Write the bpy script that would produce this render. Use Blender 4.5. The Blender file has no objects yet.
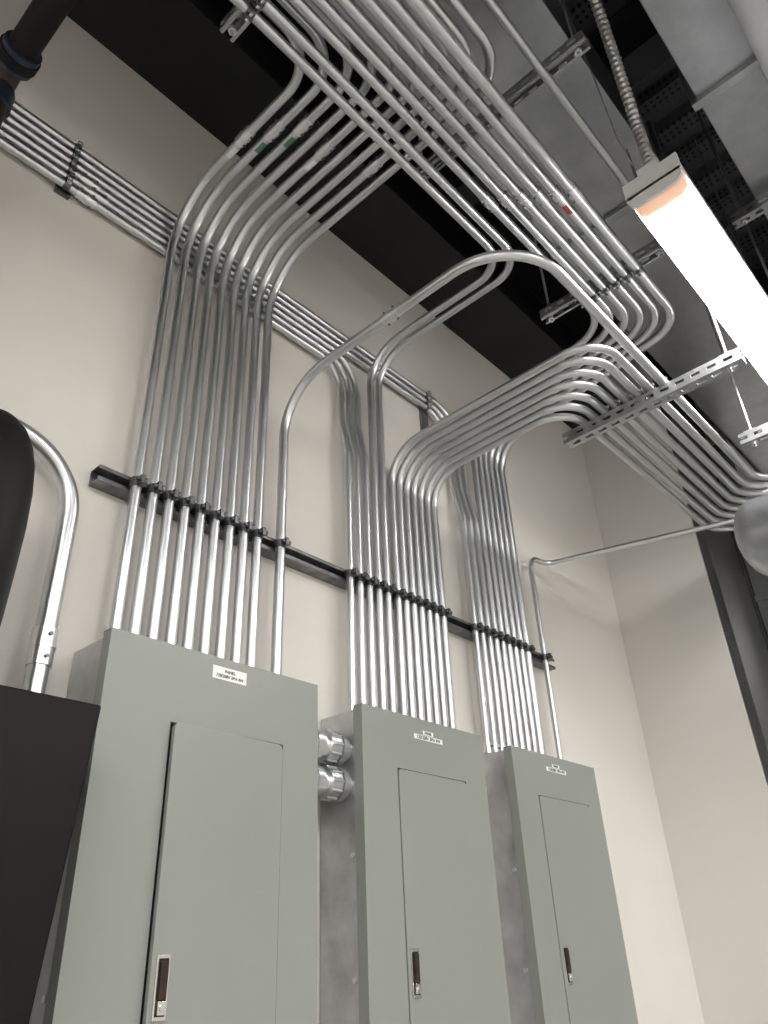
import bpy, math, random
from mathutils import Vector, Matrix
random.seed(4)
H = 1.5            # camera height above floor; all z below are relative to it
WY = 1.475         # back wall plane
scene = bpy.context.scene
scene.view_settings.view_transform = 'Standard'
scene.view_settings.look = 'None'

# ---------------------------------------------------------------- materials
def new_mat(name):
    m = bpy.data.materials.new(name); m.use_nodes = True
    nt = m.node_tree; b = nt.nodes['Principled BSDF']
    return m, nt, b

def mat(name, col, rough=0.5, metal=0.0, var=0.0, scale=8.0, bump=0.0, bscale=60.0, rvar=0.0, stretch=(1,1,1), emis=None, estr=0.0, spec=0.5):
    m, nt, b = new_mat(name)
    b.inputs['Metallic'].default_value = metal
    b.inputs['Roughness'].default_value = rough
    b.inputs['Base Color'].default_value = (*col, 1)
    b.inputs['Specular IOR Level'].default_value = spec
    tc = nt.nodes.new('ShaderNodeTexCoord')
    mp = nt.nodes.new('ShaderNodeMapping'); mp.inputs['Scale'].default_value = stretch
    nt.links.new(tc.outputs['Object'], mp.inputs['Vector'])
    if var > 0:
        n = nt.nodes.new('ShaderNodeTexNoise'); n.inputs['Scale'].default_value = scale; n.inputs['Detail'].default_value = 6
        n.inputs['Roughness'].default_value = 0.6
        nt.links.new(mp.outputs['Vector'], n.inputs['Vector'])
        r = nt.nodes.new('ShaderNodeValToRGB')
        r.color_ramp.elements[0].position = 0.3; r.color_ramp.elements[1].position = 0.7
        lo = [max(0, c*(1-var)) for c in col]; hi = [min(1, c*(1+var)) for c in col]
        r.color_ramp.elements[0].color = (*lo, 1); r.color_ramp.elements[1].color = (*hi, 1)
        nt.links.new(n.outputs['Fac'], r.inputs['Fac']); nt.links.new(r.outputs['Color'], b.inputs['Base Color'])
        if rvar > 0:
            mr = nt.nodes.new('ShaderNodeMapRange'); mr.inputs['To Min'].default_value = rough-rvar; mr.inputs['To Max'].default_value = rough+rvar
            nt.links.new(n.outputs['Fac'], mr.inputs['Value']); nt.links.new(mr.outputs['Result'], b.inputs['Roughness'])
    if bump > 0:
        n2 = nt.nodes.new('ShaderNodeTexNoise'); n2.inputs['Scale'].default_value = bscale; n2.inputs['Detail'].default_value = 4
        nt.links.new(mp.outputs['Vector'], n2.inputs['Vector'])
        bp = nt.nodes.new('ShaderNodeBump'); bp.inputs['Strength'].default_value = bump; bp.inputs['Distance'].default_value = 0.01
        nt.links.new(n2.outputs['Fac'], bp.inputs['Height']); nt.links.new(bp.outputs['Normal'], b.inputs['Normal'])
    if emis:
        b.inputs['Emission Color'].default_value = (*emis, 1); b.inputs['Emission Strength'].default_value = estr
    return m

M_WALL = mat('painted_drywall', (0.72,0.69,0.645), 0.75, var=0.03, scale=1.6, bump=0.05, bscale=120, spec=0.2)
M_WALLB = mat('painted_drywall_side', (0.69,0.67,0.635), 0.75, var=0.02, scale=1.2, bump=0.05, bscale=120, spec=0.2)
M_FLOOR = mat('sealed_concrete', (0.38,0.375,0.36), 0.5, var=0.2, scale=3, bump=0.05)
M_DECK = mat('dark_steel_deck', (0.05,0.053,0.06), 0.5, metal=0.5, var=0.3, scale=5)
M_BLACK = mat('black_painted_steel', (0.012,0.012,0.013), 0.5, var=0.3, scale=4, spec=0.3)
M_CHAR = mat('charcoal_paint', (0.055,0.055,0.058), 0.6, var=0.1, scale=3)
M_EMT = mat('galvanized_conduit', (0.64,0.65,0.665), 0.31, metal=0.95, var=0.05, scale=4, rvar=0.02)
M_EMT2 = mat('zinc_fitting', (0.76,0.77,0.78), 0.28, metal=0.95, var=0.06, scale=10)
M_CLAMP = mat('dark_zinc_clamp', (0.14,0.143,0.15), 0.42, metal=0.9, var=0.3, scale=50)
M_STRUT = mat('galvanized_strut', (0.42,0.425,0.435), 0.42, metal=0.9, var=0.12, scale=20, rvar=0.05)
M_STRUTD = mat('dark_strut', (0.20,0.20,0.205), 0.42, metal=0.9, var=0.3, scale=30)
M_DUCT = mat('galvanized_sheet', (0.42,0.43,0.445), 0.34, metal=0.92, var=0.14, scale=9, rvar=0.08, bump=0.04, bscale=5)
M_BOX = mat('galvanized_box', (0.50,0.51,0.52), 0.36, metal=0.8, var=0.28, scale=9, rvar=0.12)
M_PANEL = mat('ansi_grey_enamel', (0.268,0.285,0.262), 0.42, var=0.02, scale=2, bump=0.03, bscale=250)
M_GAP = mat('shadow_interior', (0.01,0.01,0.01), 0.8)
M_WHITE = mat('white_enamel', (0.75,0.75,0.75), 0.4, var=0.02)
M_LABEL = mat('label_white', (0.85,0.85,0.84), 0.5, var=0.02)
M_INK = mat('label_ink', (0.02,0.02,0.02), 0.6)
M_LIDK = mat('satin_black_cabinet', (0.008,0.007,0.0065), 0.5, var=0.25, scale=2.5, bump=0.03, bscale=200, spec=0.15)
M_TANK = mat('matte_black_tank', (0.007,0.0065,0.0065), 0.55, var=0.2, scale=4, spec=0.2)
M_CHROME = mat('chrome_latch', (0.75,0.74,0.72), 0.2, metal=1.0, var=0.05)
M_PVC = mat('pipe_insulation', (0.42,0.43,0.45), 0.55, var=0.05, scale=5, bump=0.05, bscale=20)
M_BLUE = mat('blue_coupling', (0.035,0.05,0.075), 0.35, metal=0.5, var=0.4, scale=30)
M_RUST = mat('grooved_pipe_brown', (0.04,0.022,0.016), 0.5, metal=0.4, var=0.6, scale=25)
M_GREEN = mat('green_sticker', (0.06,0.20,0.12), 0.5, var=0.3)
M_RED = mat('red_sticker', (0.38,0.04,0.04), 0.5, var=0.2)
M_FLEX = mat('flex_conduit_metal', (0.55,0.55,0.55), 0.35, metal=0.9, var=0.2, scale=40)
M_LENS = mat('led_lens', (0.9,0.9,0.9), 0.4, emis=(1.0,0.98,0.95), estr=26.0)
M_FILL = mat('added_fill_lens', (0.9,0.9,0.9), 0.4, emis=(1.0,0.99,0.97), estr=25.5)  # glow of the added fill panels
M_LENSEND = mat('led_lens_end', (0.80,0.50,0.38), 0.4, emis=(1.0,0.58,0.36), estr=0.45)

# perforated steel tray for the ceiling
def perf_mat():
    m, nt, b = new_mat('perforated_acoustic_deck')
    tc = nt.nodes.new('ShaderNodeTexCoord'); v = nt.nodes.new('ShaderNodeTexVoronoi')
    v.inputs['Scale'].default_value = 36; v.inputs['Randomness'].default_value = 0.0
    nt.links.new(tc.outputs['Object'], v.inputs['Vector'])
    r = nt.nodes.new('ShaderNodeValToRGB'); r.color_ramp.elements[0].position = 0.28; r.color_ramp.elements[1].position = 0.34
    r.color_ramp.elements[0].color = (0.012,0.012,0.014,1); r.color_ramp.elements[1].color = (0.14,0.145,0.16,1)
    nt.links.new(v.outputs['Distance'], r.inputs['Fac']); nt.links.new(r.outputs['Color'], b.inputs['Base Color'])
    b.inputs['Roughness'].default_value = 0.5; b.inputs['Metallic'].default_value = 0.3
    return m
M_PERF = perf_mat()

# ---------------------------------------------------------------- mesh builder
class MB:
    def __init__(s): s.v=[]; s.f=[]; s.m=[]; s.s=[]; s.mats=[]
    def mi(s, m):
        if m not in s.mats: s.mats.append(m)
        return s.mats.index(m)
    def add(s, vs, fs, m, smooth=False):
        o=len(s.v); s.v += [Vector(p) for p in vs]
        k=s.mi(m)
        for f in fs: s.f.append([i+o for i in f]); s.m.append(k); s.s.append(smooth)
    def box(s, x0,x1,y0,y1,z0,z1, m):
        vs=[(x0,y0,z0),(x1,y0,z0),(x1,y1,z0),(x0,y1,z0),(x0,y0,z1),(x1,y0,z1),(x1,y1,z1),(x0,y1,z1)]
        s.add(vs,[(0,3,2,1),(4,5,6,7),(0,1,5,4),(1,2,6,5),(2,3,7,6),(3,0,4,7)],m)
    def hexa(s, vs, m):
        s.add(vs,[(0,3,2,1),(4,5,6,7),(0,1,5,4),(1,2,6,5),(2,3,7,6),(3,0,4,7)],m)
    def tube(s, pts, r, m, seg=16, cap=True):
        pts=[Vector(p) for p in pts]; n=len(pts)
        rs = r if isinstance(r,(list,tuple)) else [r]*n
        T=[]
        for i in range(n):
            a = pts[max(i-1,0)]; b = pts[min(i+1,n-1)]
            T.append((b-a).normalized())
        t=T[0]; up = Vector((0,0,1)) if abs(t.z)<0.9 else Vector((1,0,0))
        nrm = t.cross(up).normalized(); vs=[]; fs=[]
        for i in range(n):
            if i>0:
                q = T[i-1].rotation_difference(T[i]); nrm = (q@nrm); nrm = (nrm - T[i]*nrm.dot(T[i])).normalized()
            bn = T[i].cross(nrm)
            for k in range(seg):
                a=2*math.pi*k/seg
                vs.append(pts[i]+ (nrm*math.cos(a)+bn*math.sin(a))*rs[i])
        for i in range(n-1):
            for k in range(seg):
                k2=(k+1)%seg
                fs.append((i*seg+k, i*seg+k2, (i+1)*seg+k2, (i+1)*seg+k))
        s.add(vs,fs,m,True)
        if cap:
            s.add(vs[:seg],[tuple(reversed(range(seg)))],m); s.add(vs[-seg:],[tuple(range(seg))],m)
    def cyl(s,p0,p1,r,m,seg=16): s.tube([p0,p1],r,m,seg)
    def prism(s, prof, axis_from, axis_to, m, smooth=False):
        n=len(prof); vs=[(axis_from,y,z) for y,z in prof]+[(axis_to,y,z) for y,z in prof]
        fs=[(i,(i+1)%n,(i+1)%n+n,i+n) for i in range(n)]
        s.add(vs,fs,m,smooth); s.add(vs[:n],[tuple(reversed(range(n)))],m); s.add(vs[n:],[tuple(range(n))],m)
    def build(s, name, parent=None, bevel=0.0):
        lo=Vector([min(v[i] for v in s.v) for i in range(3)]); hi=Vector([max(v[i] for v in s.v) for i in range(3)])
        c=(lo+hi)/2
        me=bpy.data.meshes.new(name); me.from_pydata([tuple(v-c) for v in s.v],[],s.f)
        for m in s.mats: me.materials.append(m)
        for i,p in enumerate(me.polygons): p.material_index=s.m[i]; p.use_smooth=s.s[i]
        me.update()
        ob=bpy.data.objects.new(name,me); scene.collection.objects.link(ob)
        ob.location=c+Vector((0,0,H))
        if parent: ob.parent=parent; ob.location = ob.location - parent.location
        if bevel>0:
            b=ob.modifiers.new('Bevel','BEVEL'); b.width=bevel; b.segments=2; b.limit_method='ANGLE'; b.angle_limit=math.radians(50)
        return ob

def empty(name, loc):
    e=bpy.data.objects.new(name,None); scene.collection.objects.link(e); e.location=(loc[0],loc[1],loc[2]+H); e.empty_display_size=0.1
    return e

def fillet(pts, R, n=14):
    pts=[Vector(p) for p in pts]; out=[pts[0]]
    for i in range(1,len(pts)-1):
        r = R[i-1] if isinstance(R,(list,tuple)) else R
        p=pts[i]; a=(pts[i-1]-p); b=(pts[i+1]-p); la,lb=a.length,b.length; a.normalize(); b.normalize()
        ang=a.angle(b)
        if ang>math.radians(179): out.append(p); continue
        t=min(r/math.tan(ang/2), la*0.49 if i>1 else la*0.98, lb*0.49 if i<len(pts)-2 else lb*0.98); rr=t*math.tan(ang/2)
        c=p+(a+b).normalized()*(rr/math.sin(ang/2))
        s0=p+a*t-c; s1=p+b*t-c; tot=s0.angle(s1)
        for k in range(n+1):
            f=k/n; out.append(c+ s0*(math.sin((1-f)*tot)/math.sin(tot)) + s1*(math.sin(f*tot)/math.sin(tot)))
    out.append(pts[-1]); return out

RP=0.0130
def coupling(mb, p, d, r=RP, L=0.055, sticker=None):
    p=Vector(p); d=Vector(d).normalized()
    mb.cyl(p-d*L/2, p+d*L/2, r+0.0030, M_EMT2)
    mb.cyl(p-d*0.004, p+d*0.004, r+0.0045, M_EMT2)
    side = d.cross(Vector((0.5,0.6,-0.7))).normalized()
    s2 = d.cross(side).normalized()
    for q in (-0.3,0.3):
        for sg in (1,-1):
            mb.cyl(p+d*L*q+s2*sg*(r), p+d*L*q+s2*sg*(r+0.007), 0.0034, M_CLAMP, 8)
    if sticker:
        rr=r+0.0006; c0=p+d*(L/2+0.012); c1=p+d*(L/2+0.050); vs=[]; n=6
        e1=s2; e2=side
        if e1.z>0: e1=-e1
        for c in (c0,c1):
            for k in range(n+1):
                a=math.radians(-60+120*k/n); vs.append(c+(e1*math.cos(a)+e2*math.sin(a))*rr)
        mb.add(vs,[(k,k+1,k+n+2,k+n+1) for k in range(n)],sticker,True)

def connector(mb, x, y, z, r=RP):
    mb.cyl((x,y,z), (x,y,z+0.006), r+0.007, M_EMT2, 8)
    mb.cyl((x,y,z+0.006), (x,y,z+0.035), r+0.003, M_EMT2)
    mb.cyl((x,y-r,z+0.022), (x,y-r-0.008,z+0.022), 0.0035, M_CLAMP, 8)

def strap(mb, x, y, z, r=RP):
    mb.cyl((x,y,z-0.011),(x,y,z+0.011), r+0.0035, M_CLAMP)
    mb.box(x-0.005,x+0.005,y-r-0.018,y-r,z-0.011,z+0.011,M_CLAMP)
    mb.cyl((x-0.015,y-r-0.011,z),(x+0.014,y-r-0.011,z),0.0045,M_CLAMP,8)
    mb.cyl((x+0.007,y-r-0.011,z),(x+0.013,y-r-0.011,z),0.008,M_STRUTD,6)

# slotted channel strut. axis 'x' or 'y'
def strut(mb, axis, a0, a1, c1, zc, open_dir, m, w=0.041, slots=True):
    t=0.003; h=w/2
    def B(u0,u1,v0,v1,z0,z1):
        if axis=='x': mb.box(u0,u1,v0,v1,z0,z1,m)
        else: mb.box(v0,v1,u0,u1,z0,z1,m)
    def slotted(fn):
        if not slots: fn(a0,a1,-h,h); return
        fn(a0,a1,-h,-0.007); fn(a0,a1,0.007,h)
        u=a0
        while u<a1:
            fn(u,min(u+0.020,a1),-0.007,0.007); u+=0.048
    if open_dir=='-y':
        slotted(lambda p,q,v,w2: B(p,q,c1+h-t,c1+h,zc+v,zc+w2))
        B(a0,a1,c1-h,c1+h-t,zc+h-t,zc+h); B(a0,a1,c1-h,c1+h-t,zc-h,zc-h+t)
        B(a0,a1,c1-h,c1-h+t,zc+h-0.010,zc+h-t); B(a0,a1,c1-h,c1-h+t,zc-h+t,zc-h+0.010)
    else:
        sg = 1 if open_dir=='up' else -1
        zz = zc - sg*h
        slotted(lambda p,q,v,w2: B(p,q,c1+v,c1+w2,min(zz,zz+sg*t),max(zz,zz+sg*t)))
        for e in (-1,1):
            x0,x1 = (c1-h,c1-h+t) if e<0 else (c1+h-t,c1+h)
            B(a0,a1,x0,x1,zc-h+t,zc-0.006); B(a0,a1,x0,x1,zc+0.006,zc+h)
            u=a0
            while u<a1:
                B(u,min(u+0.022,a1),x0,x1,zc-0.006,zc+0.006); u+=0.05
            y0,y1 = (x1,x1+0.007) if e<0 else (x0-0.007,x0)
            ze = zc+sg*h
            B(a0,a1,y0,y1,min(ze,ze-sg*t),max(ze,ze-sg*t))

# ---------------------------------------------------------------- room shell
ZF=-H; ZD=3.15
def slab(name,x0,x1,y0,y1,z0,z1,m):
    b=MB(); b.box(x0,x1,y0,y1,z0,z1,m); return b.build(name)
slab('floor',-2.6,7.0,-3.0,1.7,ZF-0.1,ZF,M_FLOOR)
slab('wall_back',-2.6,3.39,WY,WY+0.15,ZF,ZD,M_WALL)
slab('wall_right',3.39,7.0,1.01,WY+0.15,ZF,ZD,M_WALLB)
slab('wall_left',-2.6,-2.5,-3.0,WY,ZF,ZD,M_WALL)
slab('wall_front',-2.5,7.0,-3.1,-3.0,ZF,ZD,M_WALL)
slab('wall_far',7.0,7.1,-3.0,WY+0.15,ZF,ZD,M_WALLB)
# corrugated deck
b=MB(); x=-2.6; prof=[]
while x<7.0:
    prof += [(x,ZD),(x+0.07,ZD),(x+0.09,ZD+0.05),(x+0.16,ZD+0.05)]; x+=0.18
vs=[(p[0],-3.1,p[1]) for p in prof]+[(p[0],1.6,p[1]) for p in prof]; n=len(prof)
b.add(vs,[(i,i+n,i+n+1,i+1) for i in range(n-1)],M_PERF)
b.box(-2.6,7.1,-3.1,1.6,ZD+0.06,ZD+0.12,M_DECK)
b.build('ceiling')
# steel I-beam against the wall
b=MB()
b.box(-2.5,3.39,1.17,WY,2.54,2.565,M_BLACK); b.box(-2.5,3.39,1.315,1.33,2.565,3.1,M_BLACK); b.box(-2.5,3.39,1.17,WY,3.10,3.125,M_BLACK)
b.build('steel_i_beam',bevel=0.003)
for xx in (-1.2,0.35,1.9,3.6,5.2):
    b=MB(); b.box(xx-0.06,xx+0.06,-2.98,1.14,2.86,2.875,M_DECK); b.box(xx-0.006,xx+0.006,-2.98,1.14,2.875,3.13,M_DECK); b.box(xx-0.06,xx+0.06,-2.98,1.14,3.13,3.145,M_DECK)
    b.build('ceiling_joist')

# charcoal column & galvanised riser on the right
b=MB(); b.box(3.392,3.93,0.985,1.008,ZF,2.9,M_CHAR); b.box(3.392,3.43,0.97,0.985,ZF,2.9,M_CHAR); b.box(3.90,3.93,0.97,0.985,ZF,2.9,M_CHAR); b.build('column_cladding',bevel=0.002)
b=MB(); b.box(3.90,4.5,0.86,0.965,ZF,2.45,M_DUCT)
for z in (-0.9,0.3,1.5): b.box(3.885,4.515,0.845,0.967,z,z+0.03,M_DUCT)
b.build('duct_riser',bevel=0.002)

# ---------------------------------------------------------------- panels
def panel(x0,x1,dx0,dx1,ztop,dz,labx,labz,ajar=0.0,boxext=0.0,tape=True):
    zb=-0.95; yf=1.316; dzb=-0.72
    e=empty('electrical_panelboard',((x0+x1)/2,1.39,(ztop+zb)/2))
    b=MB(); ins=0.006
    b.box(x0+ins,x1-ins+boxext,yf+0.014,WY-0.002,zb+0.006,ztop-0.006,M_BOX)
    b.build('enclosure_box',e,0.003)
    b=MB(); g=0.0022
    b.box(x0,dx0-g,yf,yf+0.012,zb,ztop,M_PANEL); b.box(dx1+g,x1,yf,yf+0.012,zb,ztop,M_PANEL)
    b.box(dx0-g,dx1+g,yf,yf+0.012,dz+g,ztop,M_PANEL); b.box(dx0-g,dx1+g,yf,yf+0.012,zb,dzb-g,M_PANEL)
    ob=b.build('cover_trim',e)
    b=MB(); b.box(x0,x0+0.002,yf+0.012,yf+0.03,zb,ztop,M_PANEL); b.box(x1-0.002,x1,yf+0.012,yf+0.03,zb,ztop,M_PANEL); b.box(x0,x1,yf+0.012,yf+0.03,ztop-0.002,ztop,M_PANEL)
    b.build('cover_flange',e)
    b=MB(); b.box(dx0-0.004,dx1+0.004,yf+0.010,yf+0.0145,dzb-0.004,dz+0.004,M_GAP); b.build('door_recess',e)
    b=MB(); r=0.012; pts=[]
    for (cx,cz,a0) in ((dx1-r,dz-r,0),(dx0+r,dz-r,90),(dx0+r,dzb+r,180),(dx1-r,dzb+r,270)):
        for k in range(7):
            a=math.radians(a0+15*k); pts.append((cx+r*math.cos(a),cz+r*math.sin(a)))
    n=len(pts); yo,yi=yf-0.0025,yf+0.008
    vs=[(p[0]-dx1,yo,p[1]) for p in pts]+[(p[0]-dx1,yi,p[1]) for p in pts]
    ca,sa=math.cos(ajar),math.sin(ajar)
    def rot(v):
        X,Y,Z=v; Y-=yf; return (dx1+X*ca, yf+Y+X*sa, Z)
    vs=[rot(v) for v in vs]
    b.add(vs,[tuple(range(n)),tuple(reversed(range(n,2*n)))]+[(i,i+n,(i+1)%n+n,(i+1)%n) for i in range(n)],M_PANEL)
    b.build('door',e,0.001)
    off = -(dx1-dx0)*sa
    b=MB(); lx=dx0+0.023; yl=yf-0.0025+off*0.93
    b.box(lx-0.0135,lx+0.0135,yl-0.003,yl,-0.060,0.036,M_CHROME)
    b.box(lx-0.0095,lx+0.0095,yl-0.0045,yl-0.002,-0.054,0.030,M_GAP)
    b.box(lx-0.0075,lx+0.0075,yl-0.008,yl-0.004,-0.030,0.026,M_RUST)
    b.box(lx-0.0075,lx+0.0075,yl-0.009,yl-0.004,-0.052,-0.032,M_CHROME)
    b.cyl((lx,yl-0.009,-0.042),(lx,yl-0.011,-0.042),0.005,M_CHROME)
    b.build('latch',e,0.0008)
    b=MB()
    if tape:
        b.box(labx-0.022,labx+0.022,yf-0.0012,yf,labz+0.001,labz+0.012,M_LABEL)
        b.box(labx-0.060,labx+0.060,yf-0.0015,yf,labz-0.014,labz-0.001,M_LABEL)
        lines=(('PANEL',0.010,0.003),('120/208V 3PH 4W',0.0125,-0.0118))
    else:
        b.box(labx-0.045,labx+0.045,yf-0.0015,yf,labz-0.014,labz+0.014,M_LABEL)
        lines=(('PANEL',0.009,0.002),('120/208V 3PH 4W',0.009,-0.0088))
    b.build('label_plate',e)
    for k,(txt,sz,dzl) in enumerate(lines):
        cu=bpy.data.curves.new('label_text','FONT'); cu.body=txt; cu.size=sz*1.05; cu.align_x='CENTER'; cu.extrude=0.0002; cu.offset=0.0002
        t=bpy.data.objects.new('label_text',cu); scene.collection.objects.link(t); t.parent=e
        t.rotation_euler=(math.pi/2,0,0); t.location=Vector((labx,yf-0.0018,labz+dzl+H))-e.location
        cu.materials.append(M_INK)
    b=MB()
    for sz in (0.25,0.0,-0.3):
        b.cyl((x0+ins-0.004,1.36,sz-0.02),(x0+ins+0.002,1.36,sz-0.02),0.006,M_EMT2,10)
    b.build('screws',e)
    return e
panel(0.683,1.229,0.837,1.123,0.592,0.432,0.969,0.558,ajar=math.radians(2.2),boxext=0.022,tape=False)
panel(1.380,1.888,1.508,1.790,0.578,0.434,1.638,0.536)
panel(2.042,2.553,2.164,2.470,0.575,0.440,2.291,0.538)

for zz in (0.474,0.388):
    b=MB(); y=1.385
    b.cyl((1.252,y,zz),(1.385,y,zz),0.028,M_EMT2,24)
    b.cyl((1.268,y,zz),(1.290,y,zz),0.036,M_EMT2,24)
    b.cyl((1.31,y,zz),(1.345,y,zz),0.037,M_EMT2,24); b.cyl((1.350,y,zz),(1.368,y,zz),0.040,M_EMT2,10)
    for k in range(10):
        a=k*math.pi/5; b.cyl((1.312,y+0.037*math.cos(a),zz+0.037*math.sin(a)),(1.345,y+0.037*math.cos(a),zz+0.037*math.sin(a)),0.004,M_EMT2,6)
    b.build('conduit_nipple')

# ---------------------------------------------------------------- wall struts
b=MB(); strut(b,'x',0.655,2.61,1.433+0.0205,1.0,'-y',M_STRUTD); b.build('channel_strut')

ZP=0.57
YV=1.42
ZA=2.00; ZB=1.935; ZC=1.545
# A : panel 1 bank
b=MB()
for i in range(9):
    x=0.743+0.0452*i; yt=0.80-0.042*i
    path=fillet([(x,YV,ZP+0.02),(x,YV,ZA),(x,yt,ZA),(-2.45,yt,ZA)],[0.21,0.12])
    b.tube(path,RP,M_EMT); connector(b,x,YV,0.588); strap(b,x,YV,1.0)
    if i in (0,1,2,4,7): coupling(b,(x,1.10-0.05*(i%3)-0.02*i,ZA),(0,1,0),sticker=[M_LABEL,M_GREEN,M_GREEN,None,M_LABEL,None,None,None,None][i])
b.build('conduit_bank')
# B : ceiling run to panel 3
b=MB()
for j in range(6):
    y=0.513+0.040*j; x=2.39-0.040*j; xb=2.235-0.036*j
    path=fillet([(-2.45,y,ZB),(xb,y,ZB),(x,YV,ZB),(x,YV,ZP)],[0.14,0.15])
    b.tube(path,RP+ (0.003 if j==0 else 0),M_EMT); connector(b,x,YV,0.572); strap(b,x,YV,1.0)
    coupling(b,(1.5-0.03*j,y,ZB),(1,0,0),r=RP+(0.003 if j==0 else 0),sticker=M_RED if j==1 else None)
b.build('conduit_bank')
# E : two conduits panel 2 -> ceiling run left
b=MB()
for j in range(2):
    y=0.770+0.040*j; x=1.618-0.041*j
    path=fillet([(x,YV,ZP),(x,YV,ZB),(x,y,ZB),(-2.45,y,ZB)],[0.15,0.11])
    b.tube(path,RP,M_EMT); connector(b,x,YV,0.572); strap(b,x,YV,1.0)
b.build('conduit_bank')
# C : panel 2 -> right run
b=MB()
for k in range(7):
    x=1.665+0.0375*k; yc=0.61+0.040*k; xd=2.90+0.04*k
    path=fillet([(x,YV,ZP),(x,YV,ZC),(x,yc,ZC),(xd,yc,ZC),(xd,-2.9,ZC)],[0.14,0.12,0.14])
    b.tube(path,RP,M_EMT); connector(b,x,YV,0.572); strap(b,x,YV,1.0)
b.build('conduit_bank')
# F : arching conduit from panel 1
b=MB()
x=1.185
path=fillet([(x,YV,ZP+0.02),(x,YV,ZC),(x,0.565,ZC),(2.86,0.565,ZC),(2.86,-2.9,ZC)],[0.18,0.20,0.14])
b.tube(path,RP+0.001,M_EMT); connector(b,x,YV,0.588); strap(b,x,YV,1.0); coupling(b,(x,0.98,ZC),(0,1,0))
b.build('conduit')
# W : wall run
b=MB(); xs=[1.454,1.495,1.536,2.068,2.109,2.150]
for k in range(6):
    z=1.82+0.031*k; x=xs[k]
    path=fillet([(-2.45,1.449,z),(x,1.449,z),(x,1.449,1.60),(x,YV,1.45),(x,YV,ZP)],[0.17,0.1,0.1])
    b.tube(path,0.0120,M_EMT); connector(b,x,YV,0.572,0.0120); strap(b,x,YV,1.0,0.0120)
    if k in (0,1,2): coupling(b,(0.49+0.03*(k%2),1.449,z),(1,0,0),0.0120)
b.build('conduit_bank')
for xx in (0.435,1.94,-1.0):
    b=MB(); b.box(xx-0.02,xx+0.02,1.462,1.474,1.80,2.0,M_STRUTD)
    for k in range(6):
        if xx>1.6 and k<3: continue
        z=1.82+0.031*k
        b.cyl((xx-0.009,1.449,z),(xx+0.009,1.449,z),0.0145,M_CLAMP)
        b.box(xx-0.006,xx+0.006,1.425,1.436,z-0.005,z+0.012,M_EMT2)
        b.cyl((xx,1.423,z+0.006),(xx,1.436,z+0.006),0.004,M_EMT2,8)
    b.build('channel_strut')
# G small conduit panel 3 -> right
b=MB(); x=2.515
path=fillet([(x,YV,ZP),(x,YV,1.44),(2.64,YV,1.445),(2.90,0.62,1.45),(2.90,0.1,1.45)],[0.07,0.06,0.15])
b.tube(path,0.0105,M_EMT); connector(b,x,YV,0.572,0.0105); strap(b,x,YV,1.0,0.0105)
b.build('conduit')
# left conduit elbow behind black cabinet
b=MB(); x=0.60
path=fillet([(x,1.42,-0.2),(x,1.42,1.01),(-1.2,1.42,1.01)],[0.16])
b.tube(path,0.0205,M_EMT,20)
for z0 in (0.52,):
    b.cyl((x,1.42,z0),(x,1.42,z0+0.075),0.0240,M_EMT2,20); b.cyl((x,1.42,z0+0.035),(x,1.42,z0+0.041),0.026,M_EMT2,20)
    for q in (0.015,0.06): b.cyl((x+0.0,1.40,z0+q),(x,1.390,z0+q),0.004,M_CLAMP,8)
b.build('conduit')

# ---------------------------------------------------------------- trapeze supports
def trapeze(x,y0,y1,ztop,open_dir,rods,m=M_STRUT,under=None,over=None):
    b=MB(); zc=ztop-0.0205
    strut(b,'y',y0,y1,x,zc,open_dir,m)
    for yr in rods:
        b.cyl((x,yr,zc-0.04),(x,yr,3.14),0.005,M_STRUT,8)
        b.cyl((x,yr,ztop),(x,yr,ztop+0.009),0.011,M_EMT2,6); b.cyl((x,yr,zc-0.0305),(x,yr,zc-0.0205),0.011,M_EMT2,6)
        b.box(x-0.02,x+0.02,yr-0.02,yr+0.02,ztop,ztop+0.003,M_STRUT)
    for (ys,z) in (over or [])+(under or []):
        b.cyl((x-0.011,ys,z),(x+0.011,ys,z),RP+0.003,M_CLAMP)
        sg = 1 if z>zc else -1
        b.box(x-0.009,x+0.009,ys-0.004,ys+0.004,z+min(sg*RP,sg*(RP+0.014)),z+max(sg*RP,sg*(RP+0.014)),M_CLAMP)
        b.cyl((x,ys-0.012,z+sg*(RP+0.009)),(x,ys+0.012,z+sg*(RP+0.009)),0.004,M_EMT2,8)
    return b.build('trapeze_hanger')
Bs=[(0.513+0.04*j,ZB) for j in range(6)]+[(0.770,ZB),(0.810,ZB)]
As=[(0.80-0.042*i,ZA) for i in range(9)]
trapeze(0.53,0.36,0.90,ZA-0.0125,'down',(0.40,0.875),under=Bs,over=As)
trapeze(-1.0,0.36,0.90,ZA-0.0125,'down',(0.40,0.875),under=Bs,over=As)
trapeze(1.90,0.40,0.87,ZA-0.0125,'down',(0.43,0.84),under=Bs[:6])
trapeze(1.28,0.30,0.92,2.20,'down',(0.33,0.89))
Cs=[(0.61+0.04*k,ZC) for k in range(6)]+[(0.565,ZC)]
trapeze(2.015,0.33,0.93,ZC-0.0125,'up',(0.37,),over=Cs[:5]+Cs[6:])
trapeze(2.46,0.20,0.50,ZC-0.0125,'up',(0.23,0.46))
trapeze(2.26,-0.50,0.25,2.275,'up',(-0.47,0.215))

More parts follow.
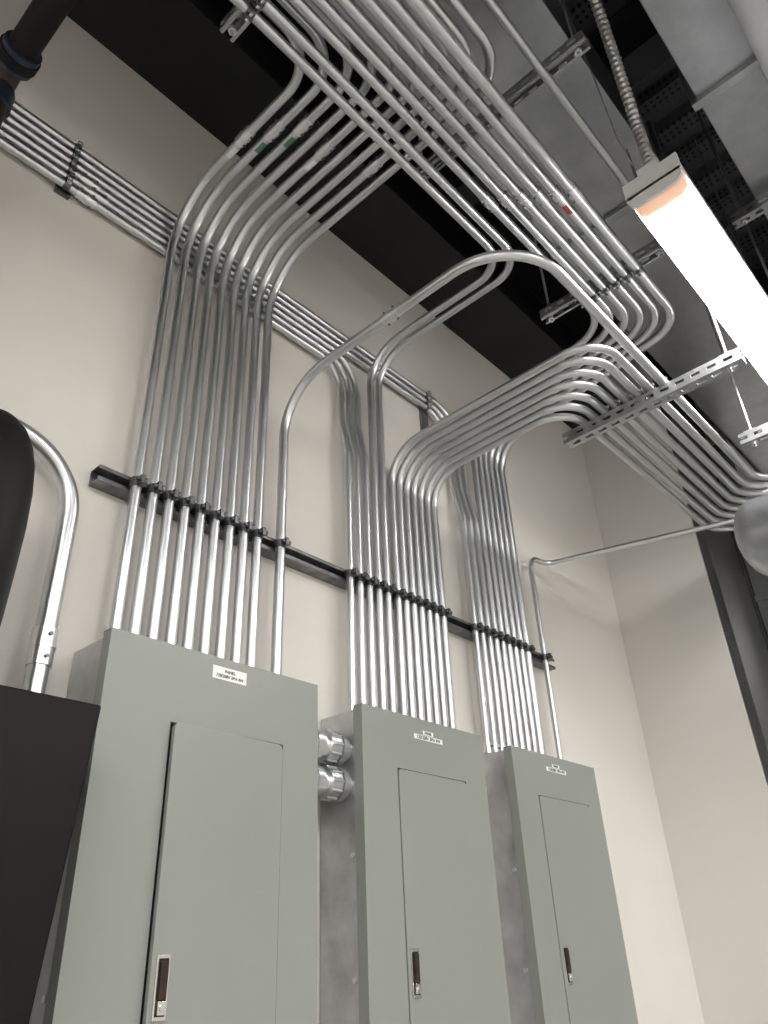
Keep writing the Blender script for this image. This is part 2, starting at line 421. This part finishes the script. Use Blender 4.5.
# ---------------------------------------------------------------- ducts
b=MB(); b.box(0.9,6.9,0.38,0.86,2.48,2.80,M_DUCT)
for xx in (2.1,3.3,4.5,5.7): b.box(xx,xx+0.03,0.36,0.88,2.46,2.82,M_DUCT)
b.box(0.88,0.91,0.36,0.88,2.46,2.82,M_DUCT)
b.build('supply_air_duct',bevel=0.003)
b=MB(); b.box(-1.8,6.9,-0.42,0.155,2.30,2.62,M_DUCT)
for xx in (-0.6,0.6,1.75,2.95,4.15,5.35): b.box(xx,xx+0.03,-0.44,0.175,2.28,2.64,M_DUCT)
b.build('return_air_duct',bevel=0.003)
b=MB(); b.cyl((-2.4,-0.10,2.02),(6.9,-0.10,2.02),0.075,M_PVC,28)
for xx in (0.2,1.9,3.6): b.cyl((xx,-0.10,2.02),(xx+0.04,-0.10,2.02),0.078,M_WHITE,28)
b.build('insulated_pipe')
b=MB(); b.cyl((-2.4,0.43,2.2-0.055),(6.9,0.43,2.2-0.055),0.0125,M_EMT)
b.build('conduit')
# round duct with domed cap, right edge, rising into the return duct
b=MB(); cx,cz=2.43,1.13; rr=0.13
pts=[];rs=[]
for k in range(9):
    a=math.radians(90*k/8); pts.append((cx,0.60-0.08*(1-math.cos(a)),cz)); rs.append(max(0.002,rr*math.sin(a)))
pts.append((cx,0.30,cz)); rs.append(rr); pts.append((cx,0.295,cz)); rs.append(rr+0.006); pts.append((cx,0.27,cz)); rs.append(rr+0.006); pts.append((cx,0.265,cz)); rs.append(rr)
arc=fillet([(cx,0.20,cz),(cx,-0.33,cz),(cx,-0.33,2.298)],[0.22])
pts+=[tuple(p) for p in arc]; rs+=[rr]*len(arc)
b.tube(pts,rs,M_DUCT,40); b.build('round_duct')

# ---------------------------------------------------------------- light fixtures
def fixture(x0,L,yc,zb,name='led_strip_light'):
    e=empty(name,(x0+L/2,yc,zb+0.05)); w=0.074
    b=MB(); b.prism([(yc-w,zb+0.045),(yc+w,zb+0.045),(yc+w,zb+0.075),(yc+w-0.02,zb+0.095),(yc-w+0.02,zb+0.095),(yc-w,zb+0.075)],x0,x0+L,M_WHITE)
    b.build('housing',e)
    b=MB(); prof=[]
    for k in range(13):
        a=math.pi+math.pi*k/12; cx=math.cos(a); sx=math.sin(a)
        prof.append((yc+(w-0.003)*math.copysign(abs(cx)**0.45,cx), zb+0.0445+0.0445*math.copysign(abs(sx)**0.6,sx)))
    b.prism(prof,x0+0.055,x0+L-0.055,M_LENS); b.build('diffuser_lens',e)
    b=MB()
    for xa,xb in ((x0+0.004,x0+0.0545),(x0+L-0.0545,x0+L-0.004)):
        pe=[(yc+(p[0]-yc)*0.97, zb+0.0445+(p[1]-zb-0.0445)*0.95) for p in prof]
        b.prism(pe,xa,xb,M_LENSEND)
    for xa,xb in ((x0-0.004,x0+0.006),(x0+L-0.006,x0+L+0.004)):
        pe=[(yc+(p[0]-yc)*1.05, zb+0.0445+(p[1]-zb-0.0445)*1.06) for p in prof]
        b.prism(pe,xa,xb,M_WHITE)
        b.box(xa,xb,yc-w-0.002,yc+w+0.002,zb+0.035,zb+0.097,M_WHITE)
    b.build('end_cap',e)
    b=MB()
    for xr in (x0+0.12,x0+L-0.12): b.cyl((xr,yc,zb+0.09),(xr,yc,3.14),0.003,M_STRUT,8)
    b.box(x0+0.0,x0+0.07,yc-0.03,yc+0.03,zb+0.096,zb+0.125,M_WHITE)
    b.build('suspension',e)
    return e
fixture(1.465,1.22,0.296,1.69)
fixture(-1.9,1.22,0.0,1.69)
fixture(4.6,1.22,0.296,1.69)
def fill_panel(x0,x1,y0,y1,z):  # added fill light out of view, brightens wall and conduits, shaped as hung panels
    e=empty('added_fill_light',((x0+x1)/2,(y0+y1)/2,z+0.03))
    b=MB(); b.box(x0,x1,y0,y1,z+0.012,z+0.06,M_WHITE); b.box(x0,x1,y0,y0+0.02,z,z+0.012,M_WHITE); b.box(x0,x1,y1-0.02,y1,z,z+0.012,M_WHITE); b.box(x0,x0+0.02,y0,y1,z,z+0.012,M_WHITE); b.box(x1-0.02,x1,y0,y1,z,z+0.012,M_WHITE)
    b.build('frame',e,0.002)
    b=MB(); b.box(x0+0.02,x1-0.02,y0+0.02,y1-0.02,z+0.004,z+0.011,M_FILL); b.build('diffuser',e)
    b=MB()
    for xx in (x0+0.08,x1-0.08):
        for yy in (y0+0.08,y1-0.08): b.cyl((xx,yy,z+0.06),(xx,yy,3.14),0.002,M_STRUT,6)
    b.build('hanger_wires',e)
fill_panel(-1.9,-0.5,-1.6,-0.9,1.75)
fill_panel(0.3,1.7,-1.9,-1.2,1.75)
fill_panel(2.4,3.8,-1.6,-0.9,1.75)

# flexible conduit to fixture (ribbed)
b=MB(); base=fillet([(1.485,0.29,1.80),(1.455,0.285,1.95),(1.30,0.25,2.28),(1.02,0.20,2.62),(1.0,0.20,3.1)],[0.2,0.3,0.3],20)
seg=[(base[i+1]-base[i]).length for i in range(len(base)-1)]; tot=sum(seg); N=int(tot/0.0055); pts=[];rs=[]
for k in range(N+1):
    d=tot*k/N; i=0
    while i<len(seg)-1 and d>seg[i]: d-=seg[i]; i+=1
    pts.append(base[i].lerp(base[i+1],min(1,d/seg[i] if seg[i] else 0))); rs.append((0.0160,0.0160,0.0115)[k%3])
b.tube(pts,rs,M_FLEX,14); b.cyl((1.485,0.29,1.817),(1.483,0.29,1.85),0.019,M_EMT2,16)
b.tube(fillet([(1.55,0.30,1.79),(1.50,0.33,1.88),(1.46,0.33,1.84),(1.44,0.34,1.95),(1.35,0.34,2.45)],0.03,6),0.0022,M_FLEX,6)
b.build('flexible_conduit')

# ---------------------------------------------------------------- black pipe top-left
b=MB(); px,pz=0.20,1.87
b.cyl((px,1.25,pz),(px,-2.9,pz),0.034,M_TANK,28)
b.tube(fillet([(px,1.26,pz),(px,1.335,pz),(px,1.335,0.40)],[0.05]),0.030,M_RUST,24)
b.cyl((px,1.22,pz),(px,1.275,pz),0.044,M_BLUE,28); b.cyl((px,1.235,pz),(px,1.26,pz),0.048,M_TANK,28)
b.cyl((px,1.335,pz-0.10),(px,1.335,pz-0.04),0.038,M_BLUE,28)
b.build('black_iron_pipe')

# ---------------------------------------------------------------- black cabinet & tank (left edge)
b=MB(); y0,y1=1.19,1.385; zt=0.397
b.hexa([(-0.35,y0,-1.45),(0.475,y0,-1.45),(0.475,y1,-1.45),(-0.35,y1,-1.45),(-0.35,y0,zt),(0.622,y0,zt),(0.622,y1,zt),(-0.35,y1,zt)],M_LIDK)
b.box(-0.30,0.42,y0+0.01,y1-0.01,-1.5,-1.45,M_LIDK)
b.build('black_equipment_cabinet',bevel=0.005)
b=MB(); cx,cy=0.372,1.285
prof=[(0.03,0.920),(0.06,0.910),(0.085,0.89),(0.105,0.86),(0.119,0.82),(0.127,0.77),(0.130,0.70),(0.128,0.62),(0.124,0.53),(0.118,0.42),(0.110,0.40)]
b.tube([(cx,cy,z) for r,z in prof],[r*0.72 for r,z in prof],M_TANK,36)
b.build('black_tank')

# ---------------------------------------------------------------- world & camera
w=bpy.data.worlds.new('World'); scene.world=w; w.use_nodes=True
w.node_tree.nodes['Background'].inputs['Color'].default_value=(0.8,0.85,0.9,1); w.node_tree.nodes['Background'].inputs['Strength'].default_value=0.2

Zc=Vector((-60,-1282,765)).normalized(); Xc=Vector((796,408,765)); Xc=(Xc-Zc*Xc.dot(Zc)).normalized(); Yc=Zc.cross(Xc)
right=Vector((Xc.x,Yc.x,Zc.x)); down=Vector((Xc.y,Yc.y,Zc.y)); fwd=Vector((Xc.z,Yc.z,Zc.z))
cam=bpy.data.cameras.new('Camera'); co=bpy.data.objects.new('Camera',cam); scene.collection.objects.link(co)
mt=Matrix.Identity(4)
for i in range(3): mt[i][0]=right[i]; mt[i][1]=-down[i]; mt[i][2]=-fwd[i]
mt[2][3]=H
co.matrix_world=mt
cam.sensor_width=36; cam.lens=765/1024*36; cam.clip_start=0.01
scene.camera=co
